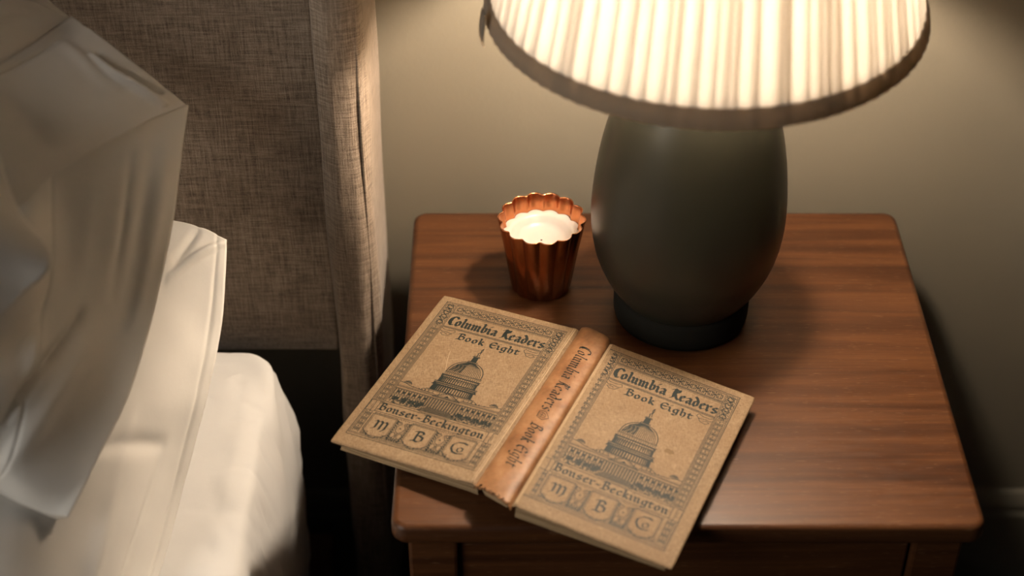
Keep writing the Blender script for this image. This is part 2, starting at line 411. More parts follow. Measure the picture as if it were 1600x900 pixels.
# welted seams along the wing's two front edge
for x, y in ((-.1390, 1.3025),):
    s = tube('seam', [Vector((x+.0008*noise.noise(Vector((z_*9, x, 0))), y-.0006, z_)) for z_ in [.06+i*.035 for i in range(40)]], .0014, LINEN, wing)
    s.matrix_parent_inverse = Matrix.Identity(4)
rbox('headboard_leg', (-.25, 1.36, 0), (-.215, 1.40, .125), BEDWOOD, bed, .003)
rbox('side_rail', (-.262, -.6, .075), (-.240, 1.29, .148), BEDWOOD, bed, .003)
rbox('cross_slat', (-1.7, 1.20, .125), (-.265, 1.28, .140), BEDWOOD, bed, .002)
rbox('cross_slat', (-1.7, .80, .125), (-.265, .88, .140), BEDWOOD, bed, .002)

# ---------------- cloth patches
def cr(p0, p1, p2, p3, t): return .5*((2*p1)+(-p0+p2)*t+(2*p0-5*p1+4*p2-p3)*t*t+(-p0+3*p1-3*p2+p3)*t**3)
class Patch:
    def __init__(s, rows): s.g = [[at(*q) for q in r] for r in rows]; s.h = len(rows); s.w = len(rows[0])
    def row(s, r, u):
        x = u*(s.w-1); i = min(int(x), s.w-2); t = x-i; g = s.g[r]
        a = g[i-1] if i > 0 else g[0]*2-g[1]; d = g[i+2] if i+2 < s.w else g[-1]*2-g[-2]
        return cr(a, g[i], g[i+1], d, t)
    def __call__(s, u, v):
        y = v*(s.h-1); j = min(int(y), s.h-2); t = y-j
        R = lambda k: s.row(k, u)
        b, c = R(j), R(j+1); a = R(j-1) if j > 0 else b*2-c; d = R(j+2) if j+2 < s.h else c*2-b
        return cr(a, b, c, d, t)
def seg_dist(u, v, a, b):
    p = Vector((u, v)); A = Vector(a); B = Vector(b); t = max(0, min(1, (p-A).dot(B-A)/(B-A).length_squared))
    return (p-(A+(B-A)*t)).length, t
def cloth(name, P, nu, nv, mat, parent, creases=(), wr=.0015, fr=14, thick=.0012, seed=0):
    grid = {}; vs = []
    for j in range(nv+1):
        for i in range(nu+1):
            u, v = i/nu, j/nv; p = P(u, v)
            n = (P(min(u+.01, 1), v)-P(max(u-.01, 0), v)).cross(P(u, min(v+.01, 1))-P(u, max(v-.01, 0)))
            if n.length > 0: n.normalize()
            if n.dot(CAM-p) < 0: n = -n
            h = wr*noise.noise(p*fr+Vector((seed, 0, 0)))*1.6 + wr*.45*noise.noise(p*fr*3.1+Vector((0, seed, 3)))
            for a, b, amp, w in creases:
                d, t = seg_dist(u, v, a, b); h += amp*math.exp(-(d/w)**2)*math.sin(math.pi*(.15+.7*t))
            vs.append(p+n*h)
    fs = [(j*(nu+1)+i, j*(nu+1)+i+1, (j+1)*(nu+1)+i+1, (j+1)*(nu+1)+i) for j in range(nv) for i in range(nu)]
    o = mesh(name, vs, fs, mat, parent, True)
    md = o.modifiers.new('cloth_thickness', 'SOLIDIFY'); md.thickness = thick; md.offset = -1
    return o, [Vector(v) for v in vs]

# ---------------- mattress in its fitted sheet
matt = thing('mattress', (-.75, .5, .165), 'mattress under a white fitted sheet with wrinkled rounded corner', 'mattress')
def mattress():
    X1, Y1, Z1, Z0, R, PR = -.2225, 1.300, .519, .160, .030, .042
    vs, fs = [], []
    out = []
    for i in range(240): t = i/239; out.append((X1, -.6+(Y1-PR-(-.6))*(t**.38), 1, 0))
    for i in range(1, 25):
        a = math.radians(90*i/24); out.append((X1-PR+PR*math.cos(a), Y1-PR+PR*math.sin(a), math.cos(a), math.sin(a)))
    for i in range(1, 91): out.append((X1-PR-((i/90)**1.5)*(1.75-.26), Y1, 0, 1))
    prof = [(.004, Z0)]+[(.004*(1-k/34), Z0+.24*k/34) for k in range(1, 35)]
    prof += [(.0008, .42), (.003, .44), (.006, .46), (.0095, .48), (.013, .497), (.0155, .508), (.0185, .5145), (.0225, .5175), (R, Z1)]
    prof += [(R+d, Z1+.002) for d in [.006*q for q in range(1, 21)]+[.14, .17, .21, .26, .33, .4, .5, .6]]
    n = len(prof)
    for (x, y, cx, cy) in out:
        for (ins, z) in prof:
            px, py = x-cx*ins, y-cy*ins
            if cx == 1 or (cx > 0 and cy > 0): pass
            if ins > R and cy == 1: px = max(min(px, X1-ins), -1.70)
            if ins > R and cx < 1 and cy < 1: px, py = min(x-cx*R, X1-ins), min(y-cy*R, Y1-ins)
            if ins > R and cx == 1: py = min(py, Y1-ins)
            p = Vector((px, py, z)); side = 1-min(1, ins/R)
            q = (z-Z0)/(Z1-Z0)
            b = .003*math.sin(math.pi*q)
            # diagonal pull wrinkles radiating from the corner and soft vertical folds
            d = (Vector((px-(X1-.01), py-(Y1-.01))).length)
            w = .0030*noise.noise(Vector((py*26+z*12, z*16-py*9, px*14)))-.0060*max(0, .16-abs(noise.noise(Vector((py*22+z*26, z*17-py*14, px*24)))))/.16*(.4+noise.noise(p*9+Vector((7, 0, 0))))
            ang = math.atan2(Z1-z+.02, Y1-py+.02); w += .0050*math.sin(ang*17+3*noise.noise(p*9))*math.exp(-((d+.8*(Z1-z))/.14)**2)*(1-math.exp(-(d/.03)**2))
            w += .0032*math.exp(-(((Z1-z)-.015-.55*max(0, Y1-py-.05)+.01*noise.noise(p*8))/.006)**2)*side*.6
            nrm = Vector((cx*side, cy*side, 1-side*.9)).normalized()
            vs.append(p+nrm*(b*side+w*(1 if ins < R+.02 else .45)))
    for i in range(len(out)-1):
        for j in range(n-1): fs.append((i*n+j, (i+1)*n+j, (i+1)*n+j+1, i*n+j+1))
    o = mesh('fitted_sheet', vs, fs, SHEET, matt, True)
    # knotted tuck at the corner
    return o
fs_ = mattress()
rbox('mattress_core', (-1.70, -.6, .165), (-.240, 1.290, .505), SHEET, matt, .03, 4)

# ---------------- lower pillow
lp = thing('pillow', (-.50, 1.1, .5), 'lower white pillow with open case corner, nearest the mattress edge', 'pillow')
P2 = Patch([
 [(-420, 300, 1.50), (-150, 330, 1.47), (60, 340, 1.47), (190, 335, 1.52), (270, 345, 1.535), (318, 358, 1.535), (353, 376, 1.53)],
 [(-420, 480, 1.42), (-150, 480, 1.39), (60, 470, 1.42), (190, 440, 1.48), (262, 420, 1.505), (312, 420, 1.512), (351, 425, 1.515)],
 [(-430, 640, 1.36), (-150, 640, 1.34), (50, 610, 1.38), (170, 540, 1.44), (245, 520, 1.475), (300, 512, 1.495), (345, 510, 1.505)],
 [(-430, 780, 1.33), (-160, 780, 1.31), (20, 740, 1.35), (150, 640, 1.42), (232, 610, 1.455), (285, 602, 1.480), (326, 602, 1.495)],
 [(-430, 900, 1.32), (-160, 900, 1.30), (0, 850, 1.33), (130, 760, 1.39), (208, 725, 1.435), (262, 710, 1.470), (302, 700, 1.487)],
 [(-430, 1000, 1.33), (-160, 1000, 1.31), (-10, 950, 1.33), (115, 860, 1.38), (190, 825, 1.42), (240, 810, 1.455), (277, 800, 1.475)],
 [(-430, 1120, 1.33), (-170, 1110, 1.32), (-20, 1050, 1.345), (100, 960, 1.380), (165, 930, 1.405), (210, 915, 1.43), (246, 905, 1.442)],
 [(-430, 1220, 1.28), (-170, 1210, 1.29), (-40, 1150, 1.31), (80, 1060, 1.355), (140, 1040, 1.370), (180, 1020, 1.380), (212, 1010, 1.385)]])
pc2, v2 = cloth('pillowcase', P2, 120, 150, COTTON, lp, [
    ((1.0, .02), (.68, .17), .0055, .012), ((.45, .50), (.80, .55), -.005, .018), ((.62, .5), (.55, .95), .006, .03), ((.8, .6), (.72, 1.0), -.004, .025),
    ((.80, .02), (.70, .12), -.004, .02), ((.93, .0), (.93, 1), -.0018, .009), ((.945, .0), (.945, 1), -.0012, .006)], .0028, 11, seed=4)
def edge_pts(v, nu, nv, i, j0, j1, st, off): return [v[j*(nu+1)+i]+(CAM-v[j*(nu+1)+i]).normalized()*off for j in range(j0, j1, st)]
def sub(o, p): o.parent = p; o.matrix_parent_inverse = Matrix.Identity(4); return o
sub(tube('hem_stitching', edge_pts(v2, 120, 150, 113, 3, 150, 2, .0004), .0006, THREAD), pc2)
sub(tube('hem_edge', edge_pts(v2, 120, 150, 120, 0, 151, 2, 0), .0010, COTTON), pc2)

# ---------------- upper pillow
up = thing('pillow', (-.55, 1.15, .72), 'upper pillow in a loose case, its pointed corner against the linen headboard', 'pillow')
PA = Patch([   # puffed body of the pillow inside the case, upper left
 [(-380, -190, 1.36), (-160, -190, 1.365), (-40, -130, 1.39), (30, -50, 1.44), (66, 0, 1.463)],
 [(-380, -90, 1.33), (-160, -90, 1.35), (-30, -60, 1.40), (45, -15, 1.45), (92, 16, 1.458)],
 [(-380, 30, 1.30), (-160, 20, 1.31), (-30, 20, 1.36), (50, 15, 1.42), (112, 33, 1.455)],
 [(-380, 150, 1.28), (-160, 140, 1.30), (-30, 95, 1.355), (50, 75, 1.415), (118, 45, 1.450)],
 [(-380, 240, 1.27), (-160, 220, 1.295), (-30, 150, 1.36), (50, 115, 1.42), (124, 60, 1.455)]])
cloth('pillow_body', PA, 60, 60, COTTON, up, [((.3, .30), (.95, .42), -.006, .03), ((.2, .50), (.8, .56), .004, .03)], .002, 12, seed=9)
PB = Patch([   # top layer of the case between hem and front fold
 [(-380, 180, 1.265), (-160, 160, 1.285), (-40, 118, 1.335), (30, 88, 1.385), (80, 52, 1.430), (112, 30, 1.448)],
 [(-380, 230, 1.26), (-160, 215, 1.275), (-40, 165, 1.325), (50, 125, 1.375), (120, 90, 1.415), (165, 66, 1.440)],
 [(-380, 300, 1.255), (-170, 290, 1.270), (-30, 230, 1.315), (65, 180, 1.360), (150, 135, 1.405), (210, 100, 1.440)],
 [(-380, 370, 1.26), (-180, 360, 1.275), (-15, 290, 1.315), (80, 225, 1.355), (185, 165, 1.405), (254, 133, 1.445)],
 [(-380, 420, 1.27), (-190, 410, 1.285), (10, 332, 1.325), (90, 268, 1.358), (215, 197, 1.410), (291, 164, 1.452)]])
pcb, vb = cloth('pillowcase_top', PB, 110, 80, COTTON, up, [
    ((.86, .30), (.93, .92), .0080, .016), ((.90, .30), (.97, .80), -.0075, .018), ((.5, .3), (.62, .8), -.003, .05), ((.78, .1), (.85, .6), .003, .03), ((0, .085), (1, .085), -.0022, .014), ((0, .11), (1, .11), -.0012, .008)], .002, 9, seed=1)
sub(tube('hem_edge', edge_pts(vb, 110, 80, 0, 0, 1, 1, 0)+[vb[i] for i in range(0, 111, 2)], .0013, COTTON), pcb)
sub(tube('hem_stitching', [vb[7*111+i]+(CAM-vb[7*111+i]).normalized()*.0004 for i in range(0, 111, 2)], .0006, THREAD), pcb)
PC = Patch([   # front layer hanging down
 [(-380, 380, 1.29), (-190, 370, 1.30), (0, 330, 1.332), (82, 262, 1.366), (150, 228, 1.392), (220, 193, 1.418), (291, 165, 1.455)],
 [(-380, 430, 1.24), (-190, 430, 1.25), (10, 390, 1.285), (82, 345, 1.354), (150, 310, 1.380), (215, 285, 1.405), (280, 240, 1.440)],
 [(-380, 500, 1.21), (-190, 500, 1.22), (15, 460, 1.270), (75, 430, 1.342), (140, 400, 1.370), (205, 375, 1.395), (268, 345, 1.425)],
 [(-380, 580, 1.20), (-190, 580, 1.21), (-10, 540, 1.275), (60, 510, 1.325), (125, 480, 1.354), (190, 470, 1.385), (250, 440, 1.405)],
 [(-380, 660, 1.21), (-190, 650, 1.22), (-10, 620, 1.270), (50, 590, 1.300), (110, 570, 1.335), (170, 555, 1.368), (226, 535, 1.388)],
 [(-380, 730, 1.23), (-190, 720, 1.24), (-20, 680, 1.285), (35, 665, 1.298), (90, 655, 1.325), (145, 645, 1.350), (196, 625, 1.368)],
 [(-380, 790, 1.26), (-200, 770, 1.27), (-40, 720, 1.305), (10, 735, 1.312), (60, 755, 1.330), (110, 745, 1.345), (150, 718, 1.355)],
 [(-380, 830, 1.30), (-200, 800, 1.31), (-60, 730, 1.325), (-15, 755, 1.330), (30, 782, 1.340), (75, 800, 1.350), (106, 806, 1.352)]])
pcc, vc = cloth('pillowcase_front', PC, 150, 150, COTTON, up, [
    ((.50, .20), (.56, .45), .003, .05), ((.40, .66), (.66, .46), -.009, .028), ((.50, .80), (.7, .55), .006, .05), ((.80, .08), (.79, .40), -.003, .022), ((.495, 0), (.495, 1), -.0016, .008),
    ((.88, .06), (.86, .45), -.003, .035), ((.93, .12), (.92, .5), .0022, .03), ((.70, .20), (.66, .5), -.002, .06), ((.44, .42), (.52, .56), .008, .05)], .0022, 8, seed=2)
sub(tube('hem_edge', edge_pts(vc, 150, 150, 150, 0, 151, 2, 0), .0012, COTTON), pcc)
sub(tube('case_seam', edge_pts(vc, 150, 150, 74, 10, 96, 2, .0003), .0009, THREAD), pcc)
PE = Patch([   # nearer loop of the case bulging in front at the left
 [(-380, 60, 1.235), (-200, 90, 1.235), (-90, 150, 1.25), (-10, 215, 1.272)],
 [(-380, 170, 1.21), (-200, 200, 1.205), (-70, 250, 1.225), (26, 322, 1.258)],
 [(-380, 300, 1.18), (-200, 320, 1.175), (-60, 360, 1.20), (80, 405, 1.250)],
 [(-380, 420, 1.18), (-200, 430, 1.185), (-70, 445, 1.21), (36, 456, 1.258)],
 [(-380, 520, 1.19), (-200, 520, 1.20), (-100, 520, 1.23), (-10, 505, 1.272)]])
cloth('pillowcase_loop', PE, 50, 60, COTTON, up, [], .002, 9, seed=12)
PD = Patch([   # turned-under lower edge of the case, seen from above as a shaded band
 [(-380, 828, 1.302), (-200, 798, 1.312), (-60, 728, 1.327), (-15, 753, 1.332), (30, 780, 1.342), (75, 799, 1.352), (106, 806, 1.354)],
 [(-380, 860, 1.36), (-200, 835, 1.37), (-60, 765, 1.370), (-15, 782, 1.372), (32, 800, 1.372), (76, 809, 1.370), (106, 808, 1.362)]])
cloth('case_underside', PD, 60, 8, COTTON, up, [], .001, 10, seed=5)

# ================================================================ BOOK
# board corners: outer/inner, head/tail, in world metres
Lc = [Vector(v) for v in ((-.0653, 1.2540, .6159), (.0624, 1.1935, .6240), (-.0310, .9962, .6213), (-.1587, 1.0567, .6132))]   # TL TR BR BL
Rc = [Vector(v) for v in ((.0894, 1.1670, .6302), (.2178, 1.1093, .6159), (.1286, .9101, .6121), (.0001, .9678, .6264))]
BW, BL = .1416, .2183
book = thing('open_book', ((Lc[0]+Rc[2])/2).to_tuple()[:2]+(.6,), 'old tan cloth hardback lying open face down, orange brown spine up', 'book')
def nrm(c): return (c[3]-c[0]).cross(c[1]-c[0]).normalized()
def surf(c, side):
    n = nrm(c)
    def S(u, v, h=0):     # u, v in mm from the head-left corner, h above
        s, t = u/1000/BW, v/1000/BL
        p = (c[0]*(1-s)+c[1]*s)*(1-t)+(c[3]*(1-s)+c[2]*s)*t
        e = u if side == 'R' else BW*1000-u      # distance from the spine side
        g = -.0011*math.exp(-((e-.0)/1.6)**2)+.0005*math.exp(-((e-3.0)/1.0)**2)
        return p+n*(h/1000+g)
    return S
SL, SR = surf(Lc, 'L'), surf(Rc, 'R')
def board(name, S, T, side, parent, mat):
    W_, L_ = BW*1000, BL*1000
    us = [0, .5, 1.5, 3]+[3+(W_-6)*i/24 for i in range(1, 24)]+[W_-3, W_-2, W_-1, W_-.4, W_]
    vsn = [0, .5, 1.5, 3]+[3+(L_-6)*i/36 for i in range(1, 36)]+[L_-3, L_-1.5, L_-.5, L_]
    vs, fs = [], []; nu, nv = len(us), len(vsn)
    rr = 4.0
    for lay in (0, 1):
        for v in vsn:
            for u in us:
                uu, vv = u, v
                # rounded worn outer corners
                out = u if side == 'L' else W_-u
                dv = min(v, L_-v)
                if out < rr and dv < rr:
                    k = 1-(1-out/rr)**2*.18*(1-dv/rr)**2*1.0
                    q = rr*.16*(1-out/rr)*(1-dv/rr)
                    uu += q*(1 if side == 'L' else -1); vv += q*(1 if v < L_/2 else -1)
                ed = min(out, v, L_-v)
                wob = .25*noise.noise(Vector((u*.12, v*.12, 3 if side == 'L' else 8)))
                if ed < .3:
                    if out < .3: uu += wob
                    else: vv += wob
                hh = 0 if lay == 0 else -T
                r0 = .9*max(0, 1-ed/.9)**1.5
                hh += -r0 if lay == 0 else r0
                vs.append(S(uu, vv, hh))
    o_ = nu*nv
    for j in range(nv-1):
        for i in range(nu-1):
            a = j*nu+i; fs.append((a, a+nu, a+nu+1, a+1)); fs.append((o_+a, o_+a+1, o_+a+nu+1, o_+a+nu))
    for j in range(nv-1):
        for i in (0, nu-1): a = j*nu+i; fs.append((a, a+nu, o_+a+nu, o_+a))
    for i in range(nu-1):
        for j in (0, nv-1): a = j*nu+i; fs.append((a, a+1, o_+a+1, o_+a))
    return mesh(name, vs, fs, mat, parent, True)
bL = board('cover_board', SL, 2.8, 'L', book, CLOTH); bR = board('cover_board', SR, 2.8, 'R', book, CLOTH)
WORN = m_plain('worn_joint_cloth', (.44, .32, .20), .8, .15, sc=260, amt=.6)
for S_, u_, b_ in ((SL, BW*1000-2.6, bL), (SL, BW*1000-4.4, bL), (SR, 1.6, bR), (SR, 2.9, bR)):
    j_ = tube('joint_ridge', [S_(u_+.25*noise.noise(Vector((i*.4, u_, 0))), 1.5+(BL*1000-3)*i/60, -.25+.2*noise.noise(Vector((i*.7, 4, u_)))) for i in range(61)], .00065, WORN)
    j_.parent = b_
# page blocks under the boards
def pages(S, side, t_out, t_in, u0, u1):
    L_ = BL*1000; n = 14; vs, fs = [], []; nl = 10
    for k in range(nl+1):
        f = k/nl
        for i in range(n+1):
            u = u0+(u1-u0)*i/n; e = i/n if side == 'L' else 1-i/n
            th = t_out+(t_in-t_out)*e
            jit = .25*((k*7) % 3-1)
            for v in (4.5+jit*.8, L_-5.0+jit):
                uu = u+(jit if (i == 0 and side == 'L') or (i == n and side == 'R') else 0)
                bow = 1.6*math.sin(math.pi*f)*(1 if side == 'L' else -1) if (i == 0 and side == 'L') or (i == n and side == 'R') else 0
                vs.append(S(uu+bow, v, -2.8-.15-th*f))
    w = (n+1)*2
    for k in range(nl):
        for i in range(n):
            a = k*w+i*2; fs += [(a, a+2, a+w+2, a+w), (a+1, a+w+1, a+w+3, a+3)]
        for a in (k*w, k*w+n*2): fs.append((a, a+1, a+w+1, a+w))
    for k in (0, nl):
        for i in range(n): a = k*w+i*2; fs.append((a, a+1, a+3, a+2))
    return mesh('page_block', vs, fs, PAGES, book, False)
pages(SL, 'L', 10.5, 14.0, 6, BW*1000-1)
pages(SR, 'R', 8.3, 17.0, 2, BW*1000-6)
# spine
def spS(t, s, h=0):        # t across 0..1, s along in 0..1 (head to tail)
    a = SL(BW*1000, BL*1000*s); b = SR(0, BL*1000*s)
    p = a*(1-t)+b*t
    up_ = (nrm(Lc)+nrm(Rc)).normalized()
    x = 2*t-1
    if abs(x) > .999: arch = -.2
    else: arch = 6.6*(1-abs(x)**2.4)**.66 - .8
    if x > .88: arch -= 2.2*(x-.88)/.12
    if x < -.92: arch -= 1.0*(-x-.92)/.08
    return p+up_*((arch+h)/1000)
def spine():
    nt, nsn = 36, 70; vs, fs = [], []
    for lay in (0, 1):
        for j in range(nsn+1):
            s = -.016+(1.018+.016)*j/nsn
            for i in range(nt+1):
                t = i/nt; ss = s
                if j == nsn: ss += .004*noise.noise(Vector((t*9, 2, 0)))*1.5-.002
                if j == 0: ss += .003*noise.noise(Vector((t*7, 5, 0)))
                pinch = -.7*math.exp(-((s+.016)/.02)**2)-.9*math.exp(-((1.018-s)/.03)**2)
                w = .35*noise.noise(Vector((t*5, s*12, 1)))
                vs.append(spS(t, ss, pinch*(1-abs(2*t-1))*1.2+w*(1-abs(2*t-1))-(1.1 if lay else 0)))
    o_ = (nt+1)*(nsn+1); w_ = nt+1
    for j in range(nsn):
        for i in range(nt):
            a = j*w_+i; fs.append((a, a+w_, a+w_+1, a+1)); fs.append((o_+a, o_+a+1, o_+a+w_+1, o_+a+w_))
    for j in (0, nsn):
        for i in range(nt): a = j*w_+i; fs.append((a, a+1, o_+a+1, o_+a))
    for j in range(nsn):
        for i in (0, nt): a = j*w_+i; fs.append((a, a+w_, o_+a+w_, o_+a))
    return mesh('spine', vs, fs, SPINE, book, True)
spn = spine()
# frayed torn cloth at the tail of the spine
rr_ = random.Random(11); fv, ff = [], []
for i in range(46):
    t_ = .04+.92*i/45; q = spS(t_, 1.012+rr_.uniform(-.006, .006), -.2); w_ = rr_.uniform(.0005, .0014)
    ax = [Vector((rr_.uniform(-1, 1), rr_.uniform(-1, 1), rr_.uniform(-1, 1))).normalized()*w_*rr_.uniform(.7, 1.6) for _ in range(5)]
    b_ = len(fv); fv += [q+a_ for a_ in ax]; ff += [(b_, b_+1, b_+2), (b_+1, b_+2, b_+3), (b_+2, b_+3, b_+4), (b_, b_+3, b_+4), (b_, b_+1, b_+4)]
fr_ = mesh('frayed_edge', fv, ff, m_plain('charred_brown_cloth', (.045, .028, .016), .9, .1), None, False, 'stuff'); fr_.parent = spn
# folded-page core under the spine
vs = []; fs = []
for s in (.022, .978):
    for t, h in ((.03, -1.6), (.12, 1.2), (.3, 2.6), (.5, 3.2), (.7, 2.6), (.88, 1.2), (.97, -1.6), (.80, -12), (.2, -12)):
        p = spS(.5, s); q = spS(t, s); vs.append(Vector((q.x, q.y, (SL(BW*1000, BL*1000*s)*(1-t)+SR(0, BL*1000*s)*t).z+h/1000)))
for i in range(9): fs.append((i, (i+1) % 9, 9+(i+1) % 9, 9+i))
fs += [tuple(range(9)), tuple(range(9, 18))]
mesh('text_block_back', vs, fs, PAGES, book)

# ---------------- printed design: flat ink shapes in cover millimetres
class Ink:
    def __init__(s, map_, h=.03): s.f = map_; s.h = h; s.v = []; s.fc = []; s.k = 0
    def poly(s, pts):
        lv = s.h+(s.k % 24)*.0016; s.k += 1; b = len(s.v)
        for x, y in pts: s.v.append(s.f(x, y, lv))
        s.fc.append(tuple(range(b, b+len(pts))))
    def seg(s, a, b, w, ext=.5):
        dx, dy = b[0]-a[0], b[1]-a[1]; L = math.hypot(dx, dy)
        if L < 1e-6: return
        w *= 1.22; dx /= L; dy /= L; e = w*ext*.8; nx, ny = -dy*w/2, dx*w/2
        ax, ay, bx, by = a[0]-dx*e, a[1]-dy*e, b[0]+dx*e, b[1]+dy*e
        m = max(1, int(L/25))
        for k in range(m):
            p = (ax+(bx-ax)*k/m, ay+(by-ay)*k/m); q = (ax+(bx-ax)*(k+1)/m, ay+(by-ay)*(k+1)/m)
            s.poly([(p[0]+nx, p[1]+ny), (p[0]-nx, p[1]-ny), (q[0]-nx, q[1]-ny), (q[0]+nx, q[1]+ny)])
    def line(s, pts, w, close=False):
        pts = list(pts)
        if close: pts.append(pts[0])
        for a, b in zip(pts, pts[1:]): s.seg(a, b, w)
    def arc(s, cx, cy, rx, ry, a0, a1, w, n=14):
        s.line([(cx+rx*math.cos(math.radians(a0+(a1-a0)*i/n)), cy-ry*math.sin(math.radians(a0+(a1-a0)*i/n))) for i in range(n+1)], w)
    def box(s, x0, y0, x1, y1, w): s.line([(x0, y0), (x1, y0), (x1, y1), (x0, y1)], w, True)
    def rect(s, x0, y0, x1, y1): s.poly([(x0, y0), (x0, y1), (x1, y1), (x1, y0)])
    def disc(s, cx, cy, r, n=8, ry=None): s.poly([(cx+r*math.cos(2*math.pi*i/n), cy-(ry or r)*math.sin(2*math.pi*i/n)) for i in range(n)])
    def nib(s, pts, w, ang=40, thin=.26):
        c, sn = math.cos(math.radians(ang)), math.sin(math.radians(ang))
        cor = [(i*w/2*c-j*w*thin/2*sn*-1*-1, -(i*w/2*sn+j*w*thin/2*c)) for i in (-1, 1) for j in (-1, 1)]
        for a, b in zip(pts, pts[1:]):
            P = [(a[0]+x, a[1]+y) for x, y in cor]+[(b[0]+x, b[1]+y) for x, y in cor]
            s.poly(hull(P))
    def make(s, name, parent, mat=None):
        o = mesh(name, s.v, s.fc, mat or INK, None); o.parent = parent; return o
def hull(P):
    P = sorted(set(P))
    def half(Q):
        h = []
        for p in Q:
            while len(h) > 1 and (h[-1][0]-h[-2][0])*(p[1]-h[-2][1])-(h[-1][1]-h[-2][1])*(p[0]-h[-2][0]) <= 0: h.pop()
            h.append(p)
        return h[:-1]
    return half(P)+half(P[::-1])
G = {
'i': (2.5, [[(.2, 4.9), (1.1, 4.1), (1.1, .9), (2, .1)], [(1.0, 6.6), (1.7, 7.3)]]),
'n': (4.7, [[(.2, 4.9), (1.1, 4.1), (1.1, .9), (1.7, .1)], [(1.1, 3.8), (2.5, 4.9), (3.3, 4.1), (3.3, .9), (4.2, .1)]]),
'm': (6.9, [[(.2, 4.9), (1.1, 4.1), (1.1, .9), (1.6, .1)], [(1.1, 3.8), (2.4, 4.9), (3.2, 4.1), (3.2, .9), (3.7, .1)], [(3.2, 3.8), (4.6, 4.9), (5.4, 4.1), (5.4, .9), (6.3, .1)]]),
'u': (4.7, [[(.2, 4.9), (1.1, 4.1), (1.1, .9), (1.9, .1), (3.3, 1.2)], [(2.5, 4.9), (3.3, 4.1), (3.3, .9), (4.2, .1)]]),
'o': (4.4, [[(2.2, 4.9), (1.0, 4.0), (1.0, 1), (2.1, .1), (3.4, 1), (3.4, 4), (2.2, 4.9)]]),
'l': (2.4, [[(.4, 8.1), (1.1, 7.4), (1.1, .9), (2, .1)]]),
'b': (4.4, [[(.4, 8.1), (1.1, 7.4), (1.1, 1), (2.1, .1), (3.4, 1), (3.4, 4), (2.5, 4.9), (1.1, 3.8)]]),
'a': (4.4, [[(.7, 4.2), (1.9, 4.9), (3.2, 4.1), (3.2, .9), (4.0, .1)], [(3.2, 2.9), (1.7, 2.6), (.9, 1.6), (1.6, .2), (3.2, 1.2)]]),
'd': (4.4, [[(.7, 7.6), (1.8, 6.9), (3.4, 4.5), (3.4, 1), (2.1, .1), (1, 1), (1, 3.8), (2.1, 4.8), (3.3, 4.1)]]),
'e': (4.0, [[(1.0, 2.3), (3.1, 3.7), (3.1, 4.1), (2.2, 4.9), (1, 4.0), (1, 1), (2.1, .1), (3.4, 1)]]),
'r': (3.7, [[(.2, 4.9), (1.1, 4.1), (1.1, .9), (2, .1)], [(1.1, 3.8), (2.5, 4.9), (3.3, 4.3)]]),
's': (4.2, [[(3.3, 4.4), (2.2, 4.9), (1, 4.1), (1, 3.2), (3.3, 1.9), (3.3, .9), (2.1, .1), (.7, .7)]]),
'k': (4.3, [[(.4, 8.1), (1.1, 7.4), (1.1, .9), (1.7, .1)], [(1.1, 2.9), (2.6, 4.9), (3.3, 4.2), (1.7, 2.8)], [(1.7, 2.8), (3.1, .9), (4.0, .1)]]),
'g': (4.5, [[(2.6, 4.9), (1, 4.0), (1, 1.3), (2.1, .4), (3.4, 1.5)], [(2.2, 4.9), (4.1, 4.6)], [(3.4, 4.5), (3.4, -1.2), (2.2, -2.3), (.8, -1.6)]]),
'h': (4.5, [[(.4, 8.1), (1.1, 7.4), (1.1, .9), (1.7, .1)], [(1.1, 3.8), (2.5, 4.9), (3.4, 4.1), (3.4, .9), (2.6, -.9)]]),
't': (3.6, [[(1.2, 6.0), (1.2, 1), (2.1, .1), (3.1, .9)], [(.2, 4.7), (3.1, 4.7)]]),
'c': (3.9, [[(3.3, 4.2), (2.2, 4.9), (1, 4.0), (1, 1), (2.1, .1), (3.4, 1)]]),
'-': (3.9, [[(.4, 2.2), (1.3, 2.9), (2.5, 2.3), (3.4, 3.0)]]),
' ': (2.6, []),
'C': (5.2, [[(6.1, 6.7), (4.8, 8.0), (2.6, 7.8), (1.3, 6.2), (.9, 4), (1.4, 1.6), (3.0, 0), (4.4, .3)], [(2.9, 7.6), (2.1, 5.6), (2.0, 2.8), (2.8, .8)]]),
'R': (5.6, [[(1.9, 7.9), (1.6, 4.5), (1.9, 1.0), (.8, .1)], [(.1, 7.0), (1.5, 8.1), (3.2, 7.3), (4.7, 7.8), (4.6, 5.9), (2.3, 4.4)], [(2.5, 4.4), (4.1, 1.1), (5.5, .1)], [(3.0, 7.2), (2.9, 4.8)]]),
'B': (5.5, [[(1.7, 7.9), (1.6, 4.5), (1.8, .6)], [(.1, 7.1), (1.6, 8.0), (3.6, 7.9), (4.3, 6.6), (3.1, 5.0), (1.8, 4.5)], [(2.8, 4.9), (4.8, 3.9), (4.8, 1.4), (3.3, .1), (1.6, .6), (.3, .1)]]),
'E': (5.4, [[(5.0, 6.4), (3.5, 7.6), (1.6, 6.6), (.9, 4), (1.6, 1.3), (3.3, .1), (5.1, 1.3)], [(1.2, 3.9), (4.6, 4.2)]]),
'M': (7.8, [[(.3, 6.7), (1.2, 7.7), (2.0, 6.8), (2.0, 1.2), (.9, .1)], [(2.0, 6.3), (3.5, 7.7), (4.4, 6.8), (4.4, .5)], [(4.4, 6.3), (5.9, 7.7), (6.9, 6.6), (6.9, 1.4), (5.9, -.6)]]),
}
